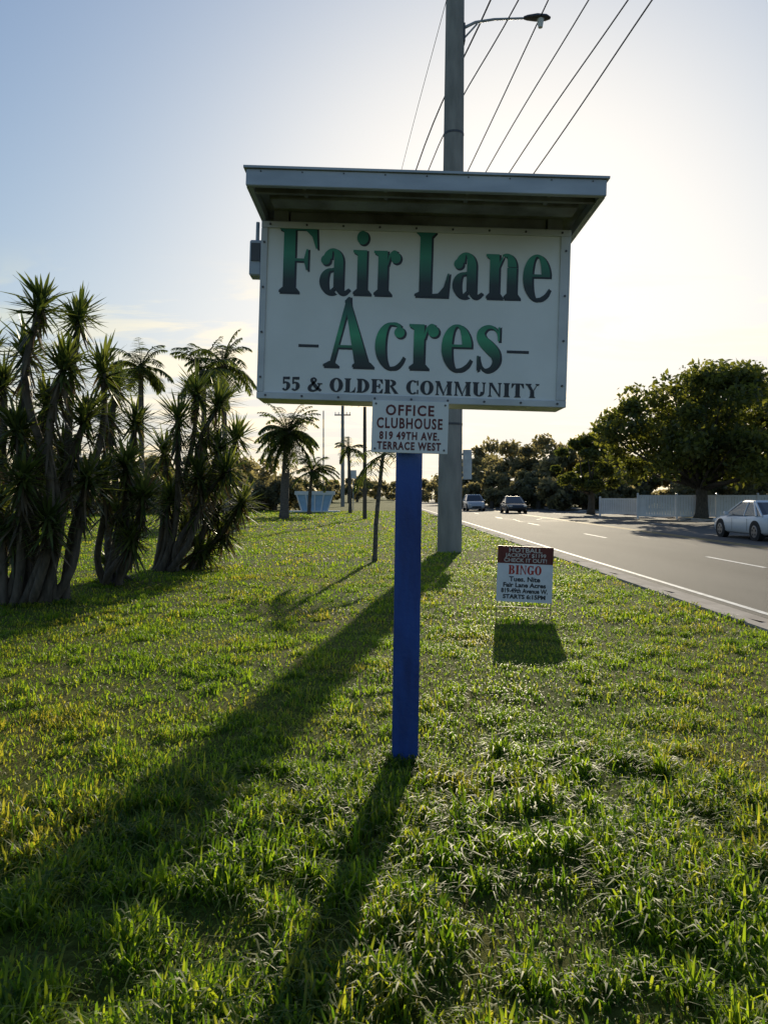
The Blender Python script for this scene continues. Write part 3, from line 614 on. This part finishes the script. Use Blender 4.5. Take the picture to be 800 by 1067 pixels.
yucca('yucca_plant',(165-400)/800*Y2,Y2,heads_from_px(Y2,165,[(205,405,1.0),(232,415,1.0),(186,432,1.3),(248,452,1.1),(216,455,1.5),(172,465,1.4),(240,488,1.4),(205,492,1.5),(255,520,1.1),(228,528,1.3),(180,515,1.3),(195,545,1.1),(238,556,.9),(215,572,.9),(228,462,1.2)],4,bs=.25),seed=5,leafl=.6)
Y3=13.5
yucca('yucca_plant',(120-400)/800*Y3,Y3,heads_from_px(Y3,120,[(122,398,1.0),(142,435,1.2),(112,432,1.3),(132,478,1.4),(104,490,1.3),(150,512,1.1),(120,530,1.2),(140,555,.9),(118,585,.7)],7,bs=.3),seed=6,leafl=.52)
# feather palms
pl=leafmat('palm_leaf',(0.04,0.058,0.018),(0.10,0.125,0.038),(2.8,2.7,1.3),0.42,scale=.8)
pbark=paint('palm_bark',(0.17,0.14,0.115),(0.08,0.065,0.055),scale=5,rough=0.95,bump=.6,bscale=10,stretch=(1,1,4))
def palm(name,x,y,h,tr,nf=24,L=2.2,lean=(0,0),ll=.45,lw=.05,seed=0,elmin=-.5,boots=True,npair=26,crook=0):
    R=random.Random(seed); e=empty(name,(x,y,0)); mb=MB(); top=Vector((lean[0],lean[1],h))
    pts=catmull([(0,0,-.2),(lean[0]*.2+crook,lean[1]*.2,h*.35),(lean[0]*.6,lean[1]*.6,h*.7),tuple(top)],5)
    rad=[tr*(1.25 if i<2 else 1.0-.25*i/len(pts)) for i in range(len(pts))]
    mb.tube([tuple(p) for p in pts],rad,12,0,jit=.08)
    if boots: mb.tube([tuple(top-Vector((0,0,.6))),tuple(top),tuple(top+Vector((0,0,.25)))],[tr*.9,tr*1.5,tr*.5],10,0,jit=.15)
    VV=[];FF=[];o=0
    for i in range(nf):
        az=i*2.399+R.uniform(-.2,.2); el_=R.uniform(elmin,1.35); Lf=L*R.uniform(.8,1.1)
        d=Vector((math.cos(az)*math.cos(el_),math.sin(az)*math.cos(el_),math.sin(el_))); p=top.copy(); path=[p.copy()]; n=12; g=R.uniform(.14,.22)
        for k in range(n):
            p=p+d*(Lf/n); path.append(p.copy()); d=(d+Vector((0,0,-g*(.4+k/n)))).normalized()
        mb.tube(path,[.028*(1-.85*k/n)*L/2.2 for k in range(n+1)],5,1)
        A=np.array([tuple(q) for q in path]); t=np.linspace(.14,.99,npair); base=np.stack([np.interp(t*n,np.arange(n+1),A[:,j]) for j in range(3)],1)
        tan=np.gradient(base,axis=0); tan/=np.linalg.norm(tan,axis=1)[:,None]; side=np.cross(tan,[0,0,1.0]); side/=np.linalg.norm(side,axis=1)[:,None]+1e-6
        for sg in(-1,1):
            dd=side*sg+tan*.55+np.array([0,0,-.15])+rng.normal(0,.12,(npair,3)); ln=ll*(np.sin(np.pi*np.clip(t*.85+.12,0,1))**.6)*rng.uniform(.85,1.1,npair)
            V,F=leaves(base,dd,ln,lw,np.full(npair,.35),2); VV.append(V);FF.append(F+o);o+=len(V)
    mb.obj('trunk_and_ribs',[pbark,pl],e,smooth=True); npmesh('fronds',np.concatenate(VV),np.concatenate(FF),[pl],parent=e)
def ppalm(name,pxb,ybase,pxt,ytop,**k):
    Y=H*800/(ybase-515); x=(pxb-400)/800*Y; h=H+(515-ytop)/800*Y
    palm(name,x,Y,h,lean=((pxt-pxb)/800*Y,0),**k)
ppalm('palm_tree',296,541,300,452,tr=.28,nf=70,L=2.5,ll=.5,lw=.09,seed=1,elmin=-1.0)
ppalm('palm_tree',236,546,232,380,tr=.16,nf=22,L=2.2,ll=.6,lw=.09,seed=2,elmin=-.5)
ppalm('palm_tree',214,550,212,390,tr=.14,nf=18,L=2.0,ll=.55,lw=.08,seed=3)
ppalm('palm_tree',148,548,147,384,tr=.15,nf=24,L=1.8,ll=.55,lw=.08,seed=4)
ppalm('palm_tree',390,586,399,474,tr=.055,nf=11,L=1.15,ll=.3,lw=.03,seed=9,elmin=-.6,boots=False,npair=18)
ppalm('palm_tree',322,536,325,492,tr=.15,nf=34,L=2.2,ll=.5,lw=.09,seed=11,elmin=-.5)
ppalm('palm_tree',365,535,363,468,tr=.14,nf=16,L=1.6,ll=.5,lw=.07,seed=12,elmin=-.7)
# ------------------------------------------------------------------ entrance wall, hedge
stucco=paint('blue_grey_stucco',(0.38,0.55,0.72),(0.32,0.47,0.62),scale=3,rough=.9,bump=.2)
wl=MB(); Yw=66.0
x0_=(309-400)/800*Yw; x1_=(347-400)/800*Yw
wl.add([(x0_+.5,Yw,0),(x1_-.5,Yw,0),(x1_,Yw,1.5),(x0_,Yw,1.5),(x0_+.5,Yw+.35,0),(x1_-.5,Yw+.35,0),(x1_,Yw+.35,1.5),(x0_,Yw+.35,1.5)],[(0,1,2,3),(5,4,7,6),(1,5,6,2),(4,0,3,7),(3,2,6,7)],0)
wl.box(x0_-.15,x1_+.15,Yw-.1,Yw+.45,1.502,1.82,1)
for f in (.0,.25,.5,.75,1.0):
    xx=x0_+.02+(x1_-x0_-.04)*f; xb=x0_+.5+(x1_-x0_-1.0)*f; wl.tube([(xb,Yw-.05,0),(xx,Yw-.05,1.5)],.07,6,1)
wl.box(x0_-.6,x1_+.6,Yw-.3,Yw+.7,-.05,.14,1)
wl.obj('entrance_wall',[stucco,white])
sp=[((pp-400)/800*74,74,3.5,2.4+rng.random()) for pp in range(238,300,12)]
treeline('hedge',sp,farleaf,per=200,leaf=.3)
# ------------------------------------------------------------------ white fence
vinyl=paint('white_vinyl_fence',(0.75,0.75,0.76),(0.66,0.66,0.67),scale=2,rough=.4)
def fence(name,A,B,h,gap=0.0):
    A=Vector(A);B=Vector(B);Ln=(B-A).length; n=max(1,round(Ln/2.4)); mb=MB(); st=Ln/n
    for i in range(n+1):
        x=i*st; mb.box(x-.065,x+.065,-.065,.065,-.1,h+.08,0,.008); mb.add([(x-.08,-.08,h+.081),(x+.08,-.08,h+.081),(x+.08,.08,h+.081),(x-.08,.08,h+.081),(x,0,h+.15)],[(0,1,4),(1,2,4),(2,3,4),(3,0,4),(3,2,1,0)])
    for i in range(n):
        a=i*st+.066;b=(i+1)*st-.066
        mb.box(a,b,-.025,.025,h-.12,h,0); mb.box(a,b,-.025,.025,.06,.2,0)
        m=int((b-a)/.16); w=(b-a)/m
        for k in range(m): mb.box(a+k*w+.008,a+(k+1)*w-.008,-.012,.012,.201,h-.121,0)
    an=math.atan2(B.y-A.y,B.x-A.x); return mb.obj(name,[vinyl],loc=(A.x,A.y,0),rot=(0,0,an))
fence('white_fence',(17.0,51.5,0),(36,46.5,0),1.5)
fence('white_fence',(16.3,58,0),(19.2,56.5,0),1.25)
# ------------------------------------------------------------------ cars
tyre=paint('tyre_rubber',(0.02,0.02,0.02),rough=.85); rim=paint('alloy_rim',(0.35,0.35,0.37),rough=.3,metal=.8)
glass=paint('car_glass',(0.02,0.025,0.03),(0.018,0.02,0.025),rough=.06,spec=.8)
tail=paint('tail_lamp',(0.35,0.01,0.01),rough=.25); headl=paint('head_lamp',(0.75,0.75,0.72),rough=.15); trim=paint('black_trim',(0.015,0.015,0.015),rough=.7)
def car(name,x,y,z,heading,col,L=4.7,Wd=1.82,Ht=1.45,suv=False):
    e=empty(name,(x,y,z),(0,0,heading))  # local +Y = forward
    body=paint(name+'_paint',col,tuple(c*.96 for c in col),rough=.25,spec=.6); hl=L/2; hw=Wd/2
    belt=.88 if not suv else 1.0
    st=[(-hl,.42,.70,.72),(-hl+.08,.30,.88,.86),(-hl+.5,.22,belt+.08,.97),(-hl+1.2,.2,belt+.06,1),(-.3,.2,belt+.02,1),(.6,.2,belt,1),(hl-1.25,.2,belt-.02,1),(hl-.8,.2,.84 if not suv else .98,.98),(hl-.35,.22,.76 if not suv else .9,.92),(hl-.08,.28,.62 if not suv else .78,.82),(hl,.38,.52,.66)]
    vs=[];fs=[];n=12
    for (yy,zl,zt,w) in st:
        w=w*hw; h_=zt-zl
        sec=[(-w*.80,zl),(-w*.97,zl+.12*h_),(-w,zl+.45*h_),(-w*.985,zl+.78*h_),(-w*.90,zt-.02),(-w*.5,zt+.015)]
        sec=sec+[(-a,b) for a,b in reversed(sec)]
        vs+=[(a,yy,b) for a,b in sec]
    for i in range(len(st)-1):
        for k in range(n): fs.append((i*n+k,i*n+(k+1)%n,(i+1)*n+(k+1)%n,(i+1)*n+k))
    fs.append(tuple(range(n-1,-1,-1)));fs.append(tuple((len(st)-1)*n+k for k in range(n)))
    mb=MB(); mb.add(vs,fs,0); mb.obj('body',[body],e,smooth=True)
    zr_=Ht; yb0,yb1=(-hl+.45,hl-1.2) if not suv else (-hl+.15,hl-1.2); yt0,yt1=(-hl+1.3,hl-2.15) if not suv else (-hl+.55,hl-1.95)
    ww,wt_=hw*.93,hw*.70; b_=belt+.02
    def rng4(y0_,y1_,w,z): return [(-w,y0_+.1,z),(-w*.8,y0_,z),(w*.8,y0_,z),(w,y0_+.1,z),(w,y1_-.1,z),(w*.8,y1_,z),(-w*.8,y1_,z),(-w,y1_-.1,z)]
    R0=rng4(yb0,yb1,ww,b_);R1=rng4(yt0,yt1,wt_*1.03,zr_-.07);R2=rng4(yt0+.12,yt1-.12,wt_*.93,zr_);
    mb=MB(); mb.add(R0+R1,[(i,(i+1)%8,8+(i+1)%8,8+i) for i in range(8)],0); mb.add(R1+R2,[(i,(i+1)%8,8+(i+1)%8,8+i) for i in range(8)]+[tuple(range(8,16))],1)
    for sg in(-1,1):
        for f0,f1,w_ in ((0.0,0.0,.04),(1,1,.03),(.47,.47,.025),(.14,.06,.05)):
            a=(sg*(ww+.004),yb0+.1+(yb1-yb0-.2)*f0,b_-.02); b=(sg*(wt_*1.03+.004),yt0+.1+(yt1-yt0-.2)*f1,zr_-.06); mb.tube([a,b],w_,6,1)
    mb.obj('cabin',[glass,body],e)
    mb=MB()
    for sx in(-1,1):
        for yy in(-L*.29,L*.29):
            r=.33 if not suv else .36
            mb.tube([(sx*(hw-.06),yy,r+.015),(sx*(hw+.004),yy,r+.015)],[r+.055,r+.055],24,2)
            xo=sx*(hw+.012); xi=sx*(hw-.24)
            mb.tube([(xi,yy,r),(sx*(hw-.01),yy,r),(xo,yy,r)],[r,r,r*.94],24,0); mb.tube([(xo,yy,r),(xo+sx*.006,yy,r)],[r*.66,r*.63],20,1)
            for k in range(5):
                a=k*1.2566+.3; c_=(yy+math.cos(a)*r*.4,r+math.sin(a)*r*.4); mb.tube([(xo+sx*.006,c_[0],c_[1]),(xo+sx*.010,c_[0],c_[1])],r*.13,8,2)
        for f in (.40,.02):
            yl_=-hl+L*(.33 if f<.1 else .58); mb.box(*sorted((sx*(hw+.001),sx*(hw+.004))),yl_,yl_+.012,.33,belt-.1,2)
        mb.box(*sorted((sx*hw*.55,sx*hw*.84)),hl-.16,hl-.03,.58,.70,3,.02); mb.box(*sorted((sx*hw*.5,sx*hw*.88)),-hl-.005,-hl+.14,.70,.86,4,.02)
        mb.box(*sorted((sx*(hw+.0),sx*(hw+.16))),hl-1.75,hl-1.6,belt+.0,belt+.13,5,.02)
    mb.box(-.45,.45,hl-.04,hl+.01,.34,.5,2,.01); mb.box(-.26,.26,-hl-.012,-hl+.02,.5,.62,3,.005); mb.box(-hw*.8,hw*.8,-hl-.01,-hl+.1,.3,.42,2,.01)
    mb.obj('wheels_and_trim',[tyre,rim,trim,headl,tail,body],e,smooth=False)
zc=TR+.006
car('car',14.15,28.9,zc,math.radians(.7),(0.74,0.75,0.76))
car('car',9.1,78,zc,math.radians(180.7),(0.45,0.46,0.48),suv=True,Ht=1.65)
car('car',11.6,69,zc,math.radians(180.7),(0.03,0.03,0.035),suv=False,Ht=1.5)
